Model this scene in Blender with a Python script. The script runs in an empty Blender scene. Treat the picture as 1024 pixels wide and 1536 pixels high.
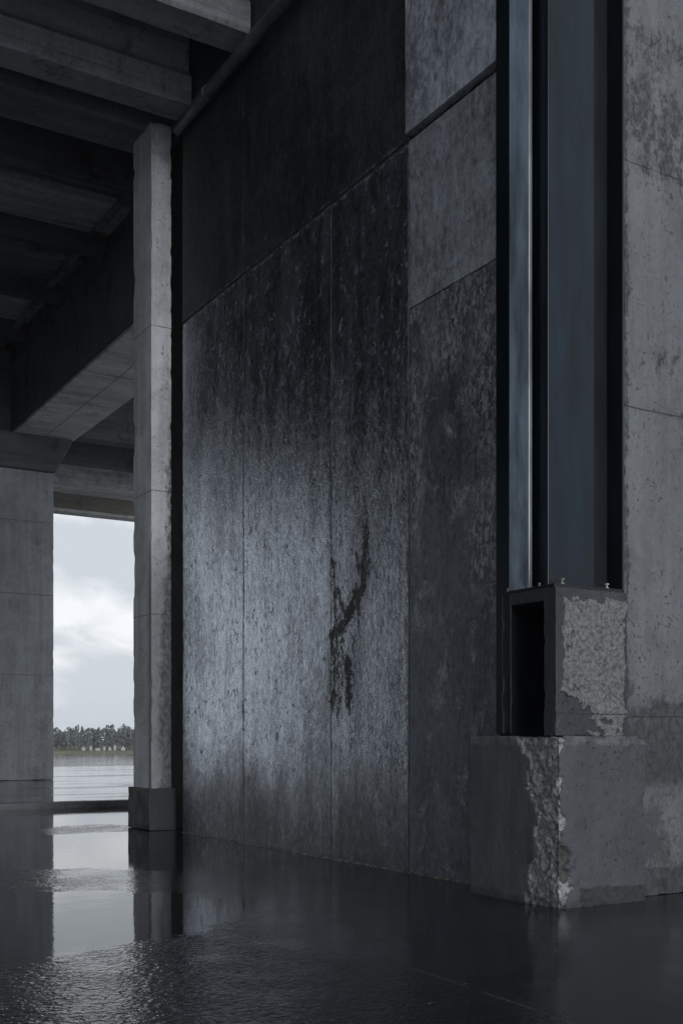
import bpy, bmesh, math, random
from mathutils import Vector, noise

random.seed(7)
scene = bpy.context.scene
COL = scene.collection

# ------------------------------------------------------------------ helpers
def link(o, parent=None):
    COL.objects.link(o)
    if parent is not None:
        o.parent = parent
        o.matrix_parent_inverse = parent.matrix_world.inverted()
    return o

def tag(o, label=None, cat=None, group=None, kind=None):
    if label: o['label'] = label
    if cat: o['category'] = cat
    if group: o['group'] = group
    if kind: o['kind'] = kind
    return o

def thing(name, loc, label, cat, group=None):
    o = bpy.data.objects.new(name, None)
    o.location = loc
    o.empty_display_size = 0.3
    COL.objects.link(o)
    bpy.context.view_layer.update()
    return tag(o, label, cat, group, 'thing')

def mesh_obj(name, bm, m, parent=None, smooth=False, loc=(0, 0, 0)):
    me = bpy.data.meshes.new(name)
    bmesh.ops.recalc_face_normals(bm, faces=bm.faces)
    if smooth:
        for f in bm.faces: f.smooth = True
    bm.to_mesh(me); bm.free()
    me.materials.append(m)
    o = bpy.data.objects.new(name, me)
    if parent is None:
        # put the origin at the base of the thing
        if len(me.vertices):
            xs = [v.co for v in me.vertices]
            c = Vector(((min(v.x for v in xs) + max(v.x for v in xs)) / 2,
                        (min(v.y for v in xs) + max(v.y for v in xs)) / 2,
                        min(v.z for v in xs)))
            me.transform(__import__('mathutils').Matrix.Translation(-c))
            o.location = c
    return link(o, parent)

def add_box(bm, x0, x1, y0, y1, z0, z1, bev=0.0):
    v = [bm.verts.new(p) for p in ((x0, y0, z0), (x1, y0, z0), (x1, y1, z0), (x0, y1, z0),
                                   (x0, y0, z1), (x1, y0, z1), (x1, y1, z1), (x0, y1, z1))]
    fs = [bm.faces.new([v[i] for i in q]) for q in
          ((0, 3, 2, 1), (4, 5, 6, 7), (0, 1, 5, 4), (1, 2, 6, 5), (2, 3, 7, 6), (3, 0, 4, 7))]
    if bev > 0:
        es = list({e for f in fs for e in f.edges})
        bmesh.ops.bevel(bm, geom=es, offset=bev, segments=2, affect='EDGES', profile=0.5)

def box_bm(*a, **k):
    bm = bmesh.new(); add_box(bm, *a, **k); return bm

def add_prism(bm, pts, axis, a0, a1):
    """extrude a closed 2-D outline along an axis ('x': pts are (y,z); 'z': pts are (x,y); 'y': pts are (x,z))"""
    def P(p, a):
        return {'x': (a, p[0], p[1]), 'y': (p[0], a, p[1]), 'z': (p[0], p[1], a)}[axis]
    A = [bm.verts.new(P(p, a0)) for p in pts]; B = [bm.verts.new(P(p, a1)) for p in pts]
    n = len(pts)
    bm.faces.new(A); bm.faces.new(B[::-1])
    for i in range(n):
        bm.faces.new((A[i], B[i], B[(i + 1) % n], A[(i + 1) % n]))

def add_tube(bm, pts, r, n=16, caps=True):
    rings = []
    for i, p in enumerate(pts):
        p = Vector(p)
        d = (Vector(pts[min(i + 1, len(pts) - 1)]) - Vector(pts[max(i - 1, 0)])).normalized()
        u = d.orthogonal().normalized() if abs(d.z) > .9 else d.cross(Vector((0, 0, 1))).normalized()
        w = d.cross(u)
        rr = r[i] if isinstance(r, (list, tuple)) else r
        rings.append([bm.verts.new(p + (u * math.cos(2 * math.pi * k / n) + w * math.sin(2 * math.pi * k / n)) * rr) for k in range(n)])
    for a, b in zip(rings, rings[1:]):
        for k in range(n):
            bm.faces.new((a[k], a[(k + 1) % n], b[(k + 1) % n], b[k]))
    if caps:
        bm.faces.new(rings[0]); bm.faces.new(rings[-1][::-1])

def worn_box(x0, x1, y0, y1, z0, z1, res=0.03, rad=0.02, amp=0.003, chip=0.02, chipscale=4.0, seed=0, resz=None, hole=None, fx=None):
    """a cast block: dense faces, rounded worn arrises, chips along its edges and a slightly uneven skin"""
    bm = bmesh.new()
    lay = bm.verts.layers.float.new('mask')
    lo = Vector((x0, y0, z0)); hi = Vector((x1, y1, z1))
    cnt = []
    for k in range(3):
        r = resz if (k == 2 and resz) else res
        cnt.append(max(2, int(round((hi[k] - lo[k]) / r))))
    cache = {}
    ax = []
    for k in range(3):
        L = [lo[k] + (hi[k] - lo[k]) * i / cnt[k] for i in range(cnt[k] + 1)]
        step = (hi[k] - lo[k]) / cnt[k]
        e = [rad * .35, rad * 1.4]
        L = [lo[k]] + [lo[k] + q for q in e if q < step * .8] + L[1:-1] + [hi[k] - q for q in reversed(e) if q < step * .8] + [hi[k]]
        ax.append(L)
    def V(i, j, k):
        key = (i, j, k)
        if key not in cache:
            cache[key] = bm.verts.new((ax[0][i], ax[1][j], ax[2][k]))
        return cache[key]
    nx, ny, nz = (len(L) - 1 for L in ax)
    for i in range(nx):
        for j in range(ny):
            for k in (0, nz):
                bm.faces.new((V(i, j, k), V(i + 1, j, k), V(i + 1, j + 1, k), V(i, j + 1, k)))
    for i in range(nx):
        for k in range(nz):
            for j in (0, ny):
                bm.faces.new((V(i, j, k), V(i + 1, j, k), V(i + 1, j, k + 1), V(i, j, k + 1)))
    for j in range(ny):
        for k in range(nz):
            for i in (0, nx):
                if hole and i == 0:
                    yc = lo.y + (hi.y - lo.y) * (j + .5) / ny; zc = lo.z + (hi.z - lo.z) * (k + .5) / nz
                    if hole[0] < yc < hole[1] and hole[2] < zc < hole[3]: continue
                bm.faces.new((V(i, j, k), V(i, j + 1, k), V(i, j + 1, k + 1), V(i, j, k + 1)))
    off = Vector((seed * 7.3, seed * 3.1, seed * 1.7))
    for v in bm.verts:
        p = v.co.copy()
        near = sorted(min(p[k] - lo[k], hi[k] - p[k]) for k in range(3))
        edge = near[1]                                         # distance to the closest arris
        n1 = noise.noise((p + off) * chipscale) * .6 + noise.noise((p + off) * chipscale * 2.7) * .4
        R = rad * (0.7 + 0.6 * abs(noise.noise((p + off) * 1.7)))
        c = Vector([min(max(p[k], lo[k] + R), hi[k] - R) for k in range(3)])
        d = p - c
        if d.length > 1e-7:
            nn = d.normalized(); q = c + nn * R
        else:
            nn = Vector((0, 0, 0)); q = p
        ch = max(0.0, n1 - .08) * chip * 3.0 * math.exp(-(edge / (chip * 2.2)) ** 2)
        sk = noise.noise((p + off) * 3.0) * amp + noise.noise((p + off) * 14.0) * amp * .5
        dep = 0.0
        if fx:
            dep, v[lay] = fx(p)
            if nn.length < .5:
                k = min(range(3), key=lambda k: min(p[k] - lo[k], hi[k] - p[k]))
                nn = Vector([0, 0, 0]); nn[k] = -1 if p[k] - lo[k] < hi[k] - p[k] else 1
        v.co = q - nn * (ch + sk + amp + dep)
    return bm

def fbm(p, sc, off, oct=5):
    return noise.fractal(Vector((p.x * sc + off, p.y * sc + off * .7, p.z * sc + off * 1.3)), .8, 2.1, oct)
def sstep(x, a, b):
    t = min(1, max(0, (x - a) / (b - a))); return t * t * (3 - 2 * t)
def interp(x, pts):
    for (xa, ya), (xb, yb) in zip(pts, pts[1:]):
        if x <= xb: return ya + (yb - ya) * min(1, max(0, (x - xa) / (xb - xa)))
    return pts[-1][1]
def break_lower(p):
    """skim coat knocked off round the near corner: depth lost and how bare the concrete is"""
    u = (p.x - 6.74) - (p.y - 7.48)
    if u < -.75 or u > .4: return 0.0, 0.0
    L = interp(p.z, ((0, -.46), (.25, -.40), (.5, -.27), (.9, -.30), (1.2, -.42), (1.54, -.52)))
    R = interp(p.z, ((0, .10), (.15, .12), (.3, .13), (.5, .12), (.62, .04), (.9, .015), (1.3, .02), (1.54, .07)))
    w = fbm(p, 4.5, 3.0) * .085 + fbm(p, 16, 1.0, 3) * .028
    m = sstep(u + w, L - .008, L + .008) * (1 - sstep(u + w, R - .008, R + .008))
    dep = .020 + .016 * fbm(p, 7, 5.0) + .012 * fbm(p, 22, 2.0, 3)
    cx, cz = (u - .06) / .10, (p.z - .42) / .20
    hole = max(0.0, 1 - math.hypot(cx, cz) + fbm(p, 9, 7.0) * .5)
    slab = max(0.0, 1 - math.hypot((u + .36) / .06, (p.z - .45) / .26) + fbm(p, 9, 4.0) * .3)
    return m * max(0.0, dep + min(hole, .8) * .045) - (1 - m) * min(slab, .3) * .02, m
def patch_upper(p):
    """rough render left standing on the front of the upper block"""
    if p.y > 7.60: return 0.0, 0.0
    ex = min(p.x - 6.85, 7.63 - p.x, 2.79 - p.z, p.z - interp(p.x, ((6.8, 1.98), (6.98, 1.88), (7.1, 1.77), (7.3, 1.70), (7.66, 1.74))))
    w = fbm(p, 8, 3.0) * .05 + fbm(p, 24, 1.0, 3) * .02
    m = sstep(ex + w, -.006, .012)
    e2 = min(p.x - interp(p.z, ((1.53, 7.2), (1.62, 7.14), (1.74, 7.12))), 7.62 - p.x, 1.74 - p.z)
    m = max(m, sstep(e2 + w * 1.6, -.005, .012) * (1.0 if fbm(p, 9, 9.0) > -.12 else .0))
    return m * (-.010 + .008 * fbm(p, 18, 5.0, 4) + .010 * max(0, fbm(p, 30, 2.0, 3))), m
# ------------------------------------------------------------------ node helpers
class NT:
    def __init__(s, name):
        s.m = bpy.data.materials.new(name); s.m.use_nodes = True
        s.t = s.m.node_tree; s.t.nodes.clear()
        s.out = s.t.nodes.new('ShaderNodeOutputMaterial')
        s.b = s.t.nodes.new('ShaderNodeBsdfPrincipled')
        s.t.links.new(s.b.outputs[0], s.out.inputs['Surface'])
        g = s.t.nodes.new('ShaderNodeNewGeometry')
        s.pos = g.outputs['Position']; s.nor = g.outputs['Normal']
        sp = s.t.nodes.new('ShaderNodeSeparateXYZ'); s.t.links.new(s.pos, sp.inputs[0])
        s.X, s.Y, s.Z = sp.outputs
    def n(s, t): return s.t.nodes.new(t)
    def set(s, sock, v):
        if hasattr(v, 'is_output') or isinstance(v, bpy.types.NodeSocket): s.t.links.new(v, sock)
        elif isinstance(v, (tuple, list)):
            sock.default_value = (*v, 1.0)[:4] if sock.type == 'RGBA' else v
        else: sock.default_value = v
    def math(s, op, a, b=0.0, c=0.0, clamp=False):
        x = s.n('ShaderNodeMath'); x.operation = op; x.use_clamp = clamp
        s.set(x.inputs[0], a); s.set(x.inputs[1], b); s.set(x.inputs[2], c)
        return x.outputs[0]
    def vec(s, sx, sy, sz, ox=0, oy=0, oz=0):
        x = s.n('ShaderNodeVectorMath'); x.operation = 'MULTIPLY_ADD'
        s.set(x.inputs[0], s.pos); x.inputs[1].default_value = (sx, sy, sz); x.inputs[2].default_value = (ox, oy, oz)
        return x.outputs[0]
    def noise(s, sc=(1, 1, 1), detail=6, rough=.55, off=(0, 0, 0), dist=0.0, w=None):
        if not isinstance(sc, tuple): sc = (sc, sc, sc)
        x = s.n('ShaderNodeTexNoise')
        x.inputs['Scale'].default_value = 1.0; x.inputs['Detail'].default_value = detail
        x.inputs['Roughness'].default_value = rough; x.inputs['Distortion'].default_value = dist
        s.t.links.new(s.vec(*sc, *off), x.inputs['Vector'])
        return x.outputs['Fac']
    def voro(s, sc, feature='F1', off=(0, 0, 0), out='Distance', rnd=1.0):
        if not isinstance(sc, tuple): sc = (sc, sc, sc)
        x = s.n('ShaderNodeTexVoronoi'); x.feature = feature
        x.inputs['Scale'].default_value = 1.0; x.inputs['Randomness'].default_value = rnd
        s.t.links.new(s.vec(*sc, *off), x.inputs['Vector'])
        return x.outputs[out]
    def map(s, v, a, b, c=0.0, d=1.0, smooth=True):
        x = s.n('ShaderNodeMapRange'); x.interpolation_type = 'SMOOTHSTEP' if smooth else 'LINEAR'; x.clamp = True
        s.set(x.inputs[0], v)
        for i, q in enumerate((a, b, c, d)): s.set(x.inputs[i + 1], q)
        return x.outputs[0]
    def mix(s, f, a, b):
        x = s.n('ShaderNodeMix'); x.data_type = 'RGBA'
        s.set(x.inputs[0], f); s.set(x.inputs[6], a); s.set(x.inputs[7], b)
        return x.outputs[2]
    def mul(s, a, b): return s.math('MULTIPLY', a, b)
    def add(s, a, b): return s.math('ADD', a, b)
    def sub(s, a, b): return s.math('SUBTRACT', a, b)
    def inv(s, a): return s.math('SUBTRACT', 1.0, a)
    def mx(s, a, b): return s.math('MAXIMUM', a, b)
    def mn(s, a, b): return s.math('MINIMUM', a, b)
    def bump(s, h, strength=.5, dist=.01, prev=None):
        x = s.n('ShaderNodeBump'); x.inputs['Strength'].default_value = strength; x.inputs['Distance'].default_value = dist
        s.set(x.inputs['Height'], h)
        if prev is not None: s.t.links.new(prev, x.inputs['Normal'])
        return x.outputs[0]
    def seg(s, u, v, a, b):
        """distance from (u,v) to the 2-D segment a-b"""
        bx, by = b[0] - a[0], b[1] - a[1]; L = bx * bx + by * by
        px, py = s.sub(u, a[0]), s.sub(v, a[1])
        t = s.math('MULTIPLY', s.add(s.mul(px, bx), s.mul(py, by)), 1.0 / L, clamp=True)
        dx, dy = s.sub(px, s.mul(t, bx)), s.sub(py, s.mul(t, by))
        return s.math('SQRT', s.add(s.mul(dx, dx), s.mul(dy, dy)))
    def blob(s, u, v, c, r, soft=.5):
        """1 inside an ellipse, falling to 0 at its rim"""
        dx, dy = s.mul(s.sub(u, c[0]), 1 / r[0]), s.mul(s.sub(v, c[1]), 1 / r[1])
        d = s.math('SQRT', s.add(s.mul(dx, dx), s.mul(dy, dy)))
        return d
    def attr(s, name):
        x = s.n('ShaderNodeAttribute'); x.attribute_name = name
        return x.outputs['Fac']
    def finish(s, col, rough, normal=None, metal=0.0, spec=.5):
        s.set(s.b.inputs['Base Color'], col); s.set(s.b.inputs['Roughness'], rough)
        s.set(s.b.inputs['Metallic'], metal); s.set(s.b.inputs['Specular IOR Level'], spec)
        if normal is not None: s.t.links.new(normal, s.b.inputs['Normal'])
        return s.m

# ------------------------------------------------------------------ materials
def mat_concrete(name, base=(.2, .2, .2), var=.5, stain=.5, rough=.8, streak='z', bumpk=1.0, pits=1.0, off=(0, 0, 0), wet=None, joints=(), board=None):
    s = NT(name)
    big = s.noise((.10, 1.0, 1.0) if streak == 'x' else .7, 5, .6, off)
    med = s.noise(3.1, 8, .65, off)
    if streak == 'z': st = s.noise((5.5, 5.5, .35), 6, .6, off)
    elif streak == 'x': st = s.noise((.4, 6.0, 6.0), 6, .6, off)
    else: st = s.noise((6.0, .4, 6.0), 6, .6, off)
    fine = s.noise(38, 4, .7, off)
    v = s.add(s.mul(s.map(big, .3, .7), .4), s.add(s.mul(s.map(st, .3, .7), .35), s.mul(s.map(med, .3, .7), .25)))
    dark = tuple(c * (1 - var) for c in base); lite = tuple(min(1, c * (1 + var * .8)) for c in base)
    col = s.mix(v, dark, lite)
    col = s.mix(s.mul(s.map(fine, .55, .75), .3), col, tuple(c * .55 for c in base))
    # blow-holes
    pd = s.voro(9.0, off=off); pm = s.noise(2.2, 3, .6, (off[0] + 4, off[1], off[2]))
    pit = s.mul(s.map(pd, .16, .08), s.map(pm, .45, .6))
    pd2 = s.voro(21.0, off=off); pit2 = s.mul(s.map(pd2, .2, .1), s.map(med, .45, .6))
    pit = s.math('MULTIPLY', s.mx(pit, s.mul(pit2, .7)), pits, clamp=True)
    col = s.mix(s.mul(pit, .75), col, tuple(c * .12 for c in base))
    # small irregular gouges and scratches
    g1 = s.map(s.noise((26, 26, 17), 3, .6, (off[0] + 2, off[1] + 9, off[2]), .8), .615, .68)
    g2 = s.map(s.noise((11, 11, 7), 5, .7, (off[0] + 5, off[1] + 2, off[2]), 1.2), .63, .69)
    gg = s.math('MULTIPLY', s.mx(s.mul(g1, s.map(pm, .36, .58)), g2), pits, clamp=True)
    col = s.mix(s.mul(gg, .7), col, tuple(c * .16 for c in base))
    mot = s.noise((16, 16, 11), 8, .75, (off[0] + 1, off[1] + 1, off[2] + 1))
    col = s.mix(s.mul(s.map(mot, .42, .7), .35), col, tuple(min(1, c * 1.45) for c in base))
    # dirt in ragged patches
    dm = s.noise((1.3, 1.3, .8), 9, .72, (off[0] + 11, off[1] + 3, off[2] + 5), .4)
    d = s.mul(s.map(dm, .53, .66), stain)
    col = s.mix(d, col, tuple(c * .3 for c in base))
    rg = s.add(rough - .08, s.mul(s.map(med, .3, .7), .16))
    h = s.add(s.mul(med, .7), s.add(s.add(s.mul(fine, .25), s.mul(mot, .4)), s.add(s.mul(pit, -.6), s.mul(gg, -.5))))
    for (ax, p, w) in joints:
        u = {'x': s.X, 'y': s.Y, 'z': s.Z}[ax]
        wob = s.mul(s.sub(s.noise(2.7, 3, .6, off), .5), .03)
        dd = s.math('ABSOLUTE', s.sub(s.add(u, wob), p))
        j = s.map(dd, w, w * .4)
        col = s.mix(s.mul(j, s.map(med, .35, .6, .25, .75)), col, tuple(c * .15 for c in base))
        h = s.sub(h, s.mul(j, .7))
    if board:
        ax, wd = board
        u = {'x': s.X, 'y': s.Y, 'z': s.Z}[ax]
        f = s.math('ABSOLUTE', s.sub(s.math('FRACT', s.mul(u, 1 / wd)), .5))
        j = s.map(f, .46, .5)
        h = s.sub(h, s.mul(j, .5))
        col = s.mix(s.mul(j, .35), col, tuple(c * .3 for c in base))
    return s, col, rg, h, off

def conc(name, spec=.4, bs=.7, bd=.012, **k):
    s, col, rg, h, off = mat_concrete(name, **k)
    return s.finish(col, rg, s.bump(h, bs, bd), 0.0, spec)

M = {}
M['pier'] = conc('pier_concrete', base=(.33, .358, .395), var=.42, stain=.5, joints=(('z', 9.6, .018), ('z', 6.9, .018), ('z', 3.9, .015)), off=(3, 1, 0))
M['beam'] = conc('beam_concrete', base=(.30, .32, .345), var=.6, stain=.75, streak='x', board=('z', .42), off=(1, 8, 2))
M['beam_dark'] = conc('dark_beam_concrete', base=(.12, .127, .138), var=.5, stain=.7, streak='x', off=(7, 2, 2))  # darker grey than the beam concrete
M['soffit'] = conc('plank_concrete', base=(.76, .80, .86), var=.75, stain=.6, streak='x', bs=.9, bd=.02, off=(2, 5, 8))
M['soffit_dark'] = conc('dark_plank_concrete', base=(.26, .28, .3), var=.75, stain=.6, streak='x', bs=.9, bd=.02, off=(6, 5, 8))  # darker concrete for every third plank
M['girder'] = conc('girder_lit_concrete', base=(.86, .89, .92), var=.6, stain=.55, streak='x', bs=1.0, bd=.03, off=(5, 5, 1), joints=(('x', 12.05, .03), ('y', 33.4, .03), ('y', 38.2, .03)))  # very pale, so the girder underside looks lit
M['girder_shade'] = conc('girder_shaded_concrete', base=(.15, .16, .175), var=.5, stain=.6, streak='z', off=(3, 5, 7))  # shade on the girder sides put into the colour
M['fascia'] = conc('fascia_concrete', base=(.26, .245, .22), var=.4, stain=.5, streak='x', off=(9, 5, 1))
M['kerb'] = conc('kerb_concrete', base=(.085, .093, .104), var=.5, stain=.6, streak='x', rough=.5, off=(9, 1, 1))

# pillar: pale concrete with a ragged wet grime stain down the wall side of its front face
def mat_pillar():
    s, col, rg, h, off = mat_concrete('pillar_concrete', base=(.44, .465, .50), var=.45, stain=.3, pits=1.0, off=(6, 3, 2),
                                      joints=(('z', 8.35, .014), ('z', 5.62, .012), ('z', 3.58, .012)))
    wob = s.mul(s.sub(s.noise((2.5, 2.5, 1.1), 8, .7), .5), .5)
    edge = s.map(s.Z, 2.0, 9.0, 7.0, 7.30)                        # stain gets narrower with height
    m = s.map(s.add(s.add(s.sub(s.X, edge), wob), s.mul(s.sub(s.noise((16, 16, 10), 7, .78, (2, 2, 2)), .5), .25)), -.05, .06)
    m = s.mul(m, s.map(s.Y, 17.6, 17.5))
    col = s.mix(s.mul(m, s.map(s.noise((14, 14, 9), 8, .75), .35, .62, .3, .95)), col, (.05, .053, .057))
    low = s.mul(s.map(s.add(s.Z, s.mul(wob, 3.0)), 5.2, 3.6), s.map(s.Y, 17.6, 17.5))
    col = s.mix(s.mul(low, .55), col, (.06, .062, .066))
    return s.finish(col, rg, s.bump(h, .7, .012), 0, .4)
M['pillar'] = mat_pillar()
M['plinth'] = conc('grimy_plinth_concrete', base=(.030, .033, .038), var=.5, stain=.5, rough=.6, off=(2, 2, 4))

# right-hand wall: pale weathered concrete, casting lifts, black mould patches
def mat_right():
    s, col, rg, h, off = mat_concrete('weathered_wall_concrete', base=(.105, .114, .128), var=.4, stain=.3, pits=1.2, off=(4, 4, 4),
                                      joints=(('z', 6.98, .009), ('z', 4.66, .011), ('z', 1.72, .008)))
    r1 = s.noise((2.4, 2.4, 2.0), 6, .6, (1, 2, 3), .4); r2 = s.noise((13, 13, 10), 8, .72, (1, 6, 3), .5)
    rag = s.add(s.mul(r1, .5), s.mul(r2, .5))
    def band(z0, z1, soft, k):
        a = s.mul(s.map(s.Z, z0 - soft, z0), s.map(s.Z, z1 + soft, z1))
        return s.map(s.mul(a, k), s.sub(rag, .02), s.add(rag, .10))
    m = s.mx(band(7.1, 8.1, .9, .55), s.mx(band(4.75, 5.2, .6, .5), s.mx(band(1.2, 1.75, .5, .62), band(-.2, .2, .25, .62))))
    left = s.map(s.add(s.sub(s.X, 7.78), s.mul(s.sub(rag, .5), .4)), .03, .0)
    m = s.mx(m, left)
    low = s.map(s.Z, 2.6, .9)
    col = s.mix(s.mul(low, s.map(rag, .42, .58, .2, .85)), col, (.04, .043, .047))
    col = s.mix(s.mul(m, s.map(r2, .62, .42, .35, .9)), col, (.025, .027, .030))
    spots = s.map(s.voro((2.6, 2.6, 2.0), off=(.4, .3, .7)), .2, .14)
    spots = s.mul(spots, s.map(s.Z, 2.2, 1.8))
    col = s.mix(s.mul(spots, .85), col, (.02, .02, .02))
    h = s.sub(h, s.mul(m, .25))
    return s.finish(col, rg, s.bump(h, .85, .014), 0, .35)
M['right'] = mat_right()

# blackened wall coating
def mat_black(name, base, rough=.34, metal=.6, flake=.5, stainmark=False, off=(0, 0, 0), rag=.0, edge=None, bump=.009, crust=None, joints=(), zj=(), streak=.25, foot_fade=False):
    s = NT(name)
    stk = s.noise((2.0, 3.6, .45), 8, .68, off)                     # long runs down the face
    drip = s.noise((4, 12, 6.0), 8, .74, (off[0] + 2, off[1], off[2]), .4)
    big = s.noise(.6, 5, .62, off)
    med = s.noise((3.2, 3.4, 2.2), 9, .74, off, .5)
    fin = s.noise((34, 36, 24), 4, .65, off)
    wr = s.noise((16, 17, 11), 3, .6, off, 2.4)                     # wrinkled, blistered skin
    fl = s.mul(s.map(s.math('ABSOLUTE', s.sub(wr, .5)), .03, .0), s.map(med, .46, .62))
    gr = s.noise((13, 14, 9), 8, .74, (off[0] + 1, off[1] + 6, off[2]), .3)
    v = s.add(s.mul(s.map(stk, .32, .68), .16 + .24 * streak), s.add(s.mul(s.map(big, .3, .7), .22), s.add(s.mul(s.map(drip, .32, .68), .12 + .16 * streak),
              s.add(s.mul(s.map(med, .3, .7), .12), s.mul(s.map(gr, .35, .65), .38 - .40 * streak)))))
    col = s.mix(s.map(v, .2, .8), tuple(c * .45 for c in base), tuple(min(1, c * 1.6) for c in base))
    gouge = s.mul(s.map(s.noise((8, 11, 7.0), 9, .78, (off[0] + 3, off[1], off[2]), .5), .565, .615), s.map(med, .46, .60))
    col = s.mix(s.mul(gouge, .6), col, tuple(c * .16 for c in base))
    speck = s.map(fin, .60, .68)
    col = s.mix(s.mul(speck, .5), col, tuple(min(1, c * 2.2 + .02) for c in base))
    col = s.mix(s.mul(fl, flake), col, tuple(min(1, c * 2.4 + .05) for c in base))
    r = s.add(rough - .06, s.add(s.mul(s.map(drip, .35, .65), .07), s.add(s.mul(s.map(med, .35, .65), .09), s.mul(s.map(stk, .35, .65), .06))))
    r = s.add(r, s.mul(gouge, .15))
    mt = s.sub(metal, s.mul(gouge, .5))
    h = s.add(s.add(s.mul(med, .3), s.mul(gr, .35)), s.add(s.add(s.mul(fin, .22), s.mul(drip, .45)), s.mul(wr, .5)))
    h = s.sub(h, s.mul(gouge, .5))
    if rag > 0:                                                     # pale efflorescence, crusty
        rn = s.noise((2.4, 2.4, 1.8), 10, .76, (off[0] + 7, off[1], off[2]), .6)
        c2 = s.mul(s.map(rn, .52, .62), s.map(wr, .40, .56))
        if crust:
            for c, rr_ in crust:
                near = s.map(s.add(s.blob(s.Y, s.Z, c, rr_), s.mul(s.sub(rn, .5), 1.6)), 1.0, .35)
                c2 = s.mx(c2, s.mul(near, s.map(s.noise((15, 17, 10), 7, .75, off, .8), .46, .58)))
        col = s.mix(s.mul(c2, rag), col, (.36, .38, .41)); r = s.add(r, s.mul(c2, .25)); mt = s.sub(mt, s.mul(c2, .4))
        h = s.add(h, s.mul(c2, .5))
    if edge:                                                        # worn pale arris along panel edges
        ey, ez = edge
        nz_ = s.noise((9, 9, 9), 8, .75, off)
        e = None
        for y in ey:
            q = s.map(s.add(s.math('ABSOLUTE', s.sub(s.Y, y)), s.mul(s.sub(nz_, .42), .4)), .05, .0); e = q if e is None else s.mx(e, q)
        for z in ez:
            q = s.map(s.add(s.math('ABSOLUTE', s.sub(s.Z, z)), s.mul(s.sub(nz_, .40), .4)), .05, .0); e = q if e is None else s.mx(e, q)
        col = s.mix(s.mul(e, .6), col, (.19, .2, .215)); r = s.add(r, s.mul(e, .2)); mt = s.sub(mt, s.mul(e, .35))
    for y in joints:                                                # grime in the seams
        d = s.math('ABSOLUTE', s.add(s.sub(s.Y, y), s.mul(s.sub(med, .5), .015)))
        j = s.map(d, .014, .005)
        col = s.mix(s.mul(j, .9), col, (.003, .003, .003)); r = s.add(r, s.mul(j, .3)); h = s.sub(h, s.mul(j, .6)); mt = s.mul(mt, s.inv(j))
    for z in zj:
        d = s.math('ABSOLUTE', s.add(s.sub(s.Z, z), s.mul(s.sub(med, .5), .03)))
        nz2 = s.noise((10, 11, 10), 8, .76, off)
        lt_ = s.mul(s.map(d, .07, .015), s.map(nz2, .50, .60))
        col = s.mix(s.mul(lt_, .8), col, (.22, .235, .25)); mt = s.sub(mt, s.mul(lt_, .5)); r = s.add(r, s.mul(lt_, .2)); h = s.add(h, s.mul(lt_, .4))
        j = s.mul(s.map(d, .014, .005), s.map(nz2, .35, .5, .45, 1.0))
        col = s.mix(s.mul(j, .92), col, (.003, .003, .003)); r = s.add(r, s.mul(j, .3)); h = s.sub(h, s.mul(j, .8)); mt = s.mul(mt, s.inv(j))
    if foot_fade:                                                      # foot painted darker and duller, so the reflected light fades there
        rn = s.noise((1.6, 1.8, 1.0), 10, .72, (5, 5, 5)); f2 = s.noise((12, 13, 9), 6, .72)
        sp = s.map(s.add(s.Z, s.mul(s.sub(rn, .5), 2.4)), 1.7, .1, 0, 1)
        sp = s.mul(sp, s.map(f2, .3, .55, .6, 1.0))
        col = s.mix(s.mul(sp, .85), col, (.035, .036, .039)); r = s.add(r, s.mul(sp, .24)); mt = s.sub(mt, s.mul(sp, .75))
    if stainmark:
        n1_ = s.noise((5, 5, 3.2), 10, .78, (3, 3, 3)); wob = s.sub(n1_, .5)
        wb2 = s.sub(s.noise((16, 18, 13), 8, .8, (1, 3, 3)), .5)
        wy, wz = s.add(s.Y, s.add(s.mul(wob, .5), s.mul(wb2, .34))), s.add(s.Z, s.add(s.mul(wob, .5), s.mul(wb2, .26)))
        segs = (((11.33, 4.05), (11.40, 3.3), .06), ((11.40, 3.35), (11.75, 2.98), .085), ((11.75, 2.98), (12.05, 2.80), .08),
                ((12.08, 3.75), (12.0, 2.95), .035), ((12.07, 2.85), (12.08, 1.9), .07), ((11.60, 2.75), (11.62, 2.25), .035), ((11.72, 2.45), (11.70, 1.95), .10),
                ((11.86, 2.9), (11.88, 2.2), .045), ((11.97, 2.8), (11.95, 1.8), .045), ((11.66, 2.1), (11.66, 1.4), .025),
                ((11.42, 3.45), (11.58, 3.8), .03), ((11.22, 3.65), (11.38, 3.25), .03), ((11.95, 3.35), (11.8, 3.05), .03), ((11.5, 3.2), (11.44, 2.75), .025), ((11.3, 4.0), (11.36, 4.4), .02))
        e = None
        for a, b, w in segs:
            q = s.map(s.sub(s.seg(wy, wz, a, b), w), .05, -.06, smooth=False); e = q if e is None else s.mx(e, q)
        brk = s.noise((15, 17, 12), 10, .84, (1, 1, 9), .5)
        top = s.map(s.Z, 2.95, 2.75)
        thr = s.add(.655, s.mul(top, .055))                           # the lower half has mostly flaked off
        e = s.map(s.add(s.mul(e, .30), brk), s.sub(thr, .02), s.add(thr, .03))
        halo = None
        for a, b, w in segs[:6]:
            q = s.map(s.sub(s.seg(s.add(s.Y, s.mul(wob, .8)), s.add(s.Z, s.mul(wob, .9)), a, b), w), .38, .0); halo = q if halo is None else s.mx(halo, q)
        halo = s.mul(halo, s.map(drip, .35, .6, .25, .8))
        col = s.mix(s.mul(halo, .6), col, tuple(c * .35 for c in base))
        e2 = s.map(s.blob(s.Y, s.Z, (11.75, 3.3), (1.0, 1.4)), 1.0, .2)
        e = s.mx(e, s.mul(e2, s.map(s.noise((10, 12, 4), 10, .78, (5, 1, 2)), .585, .625)))
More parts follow.
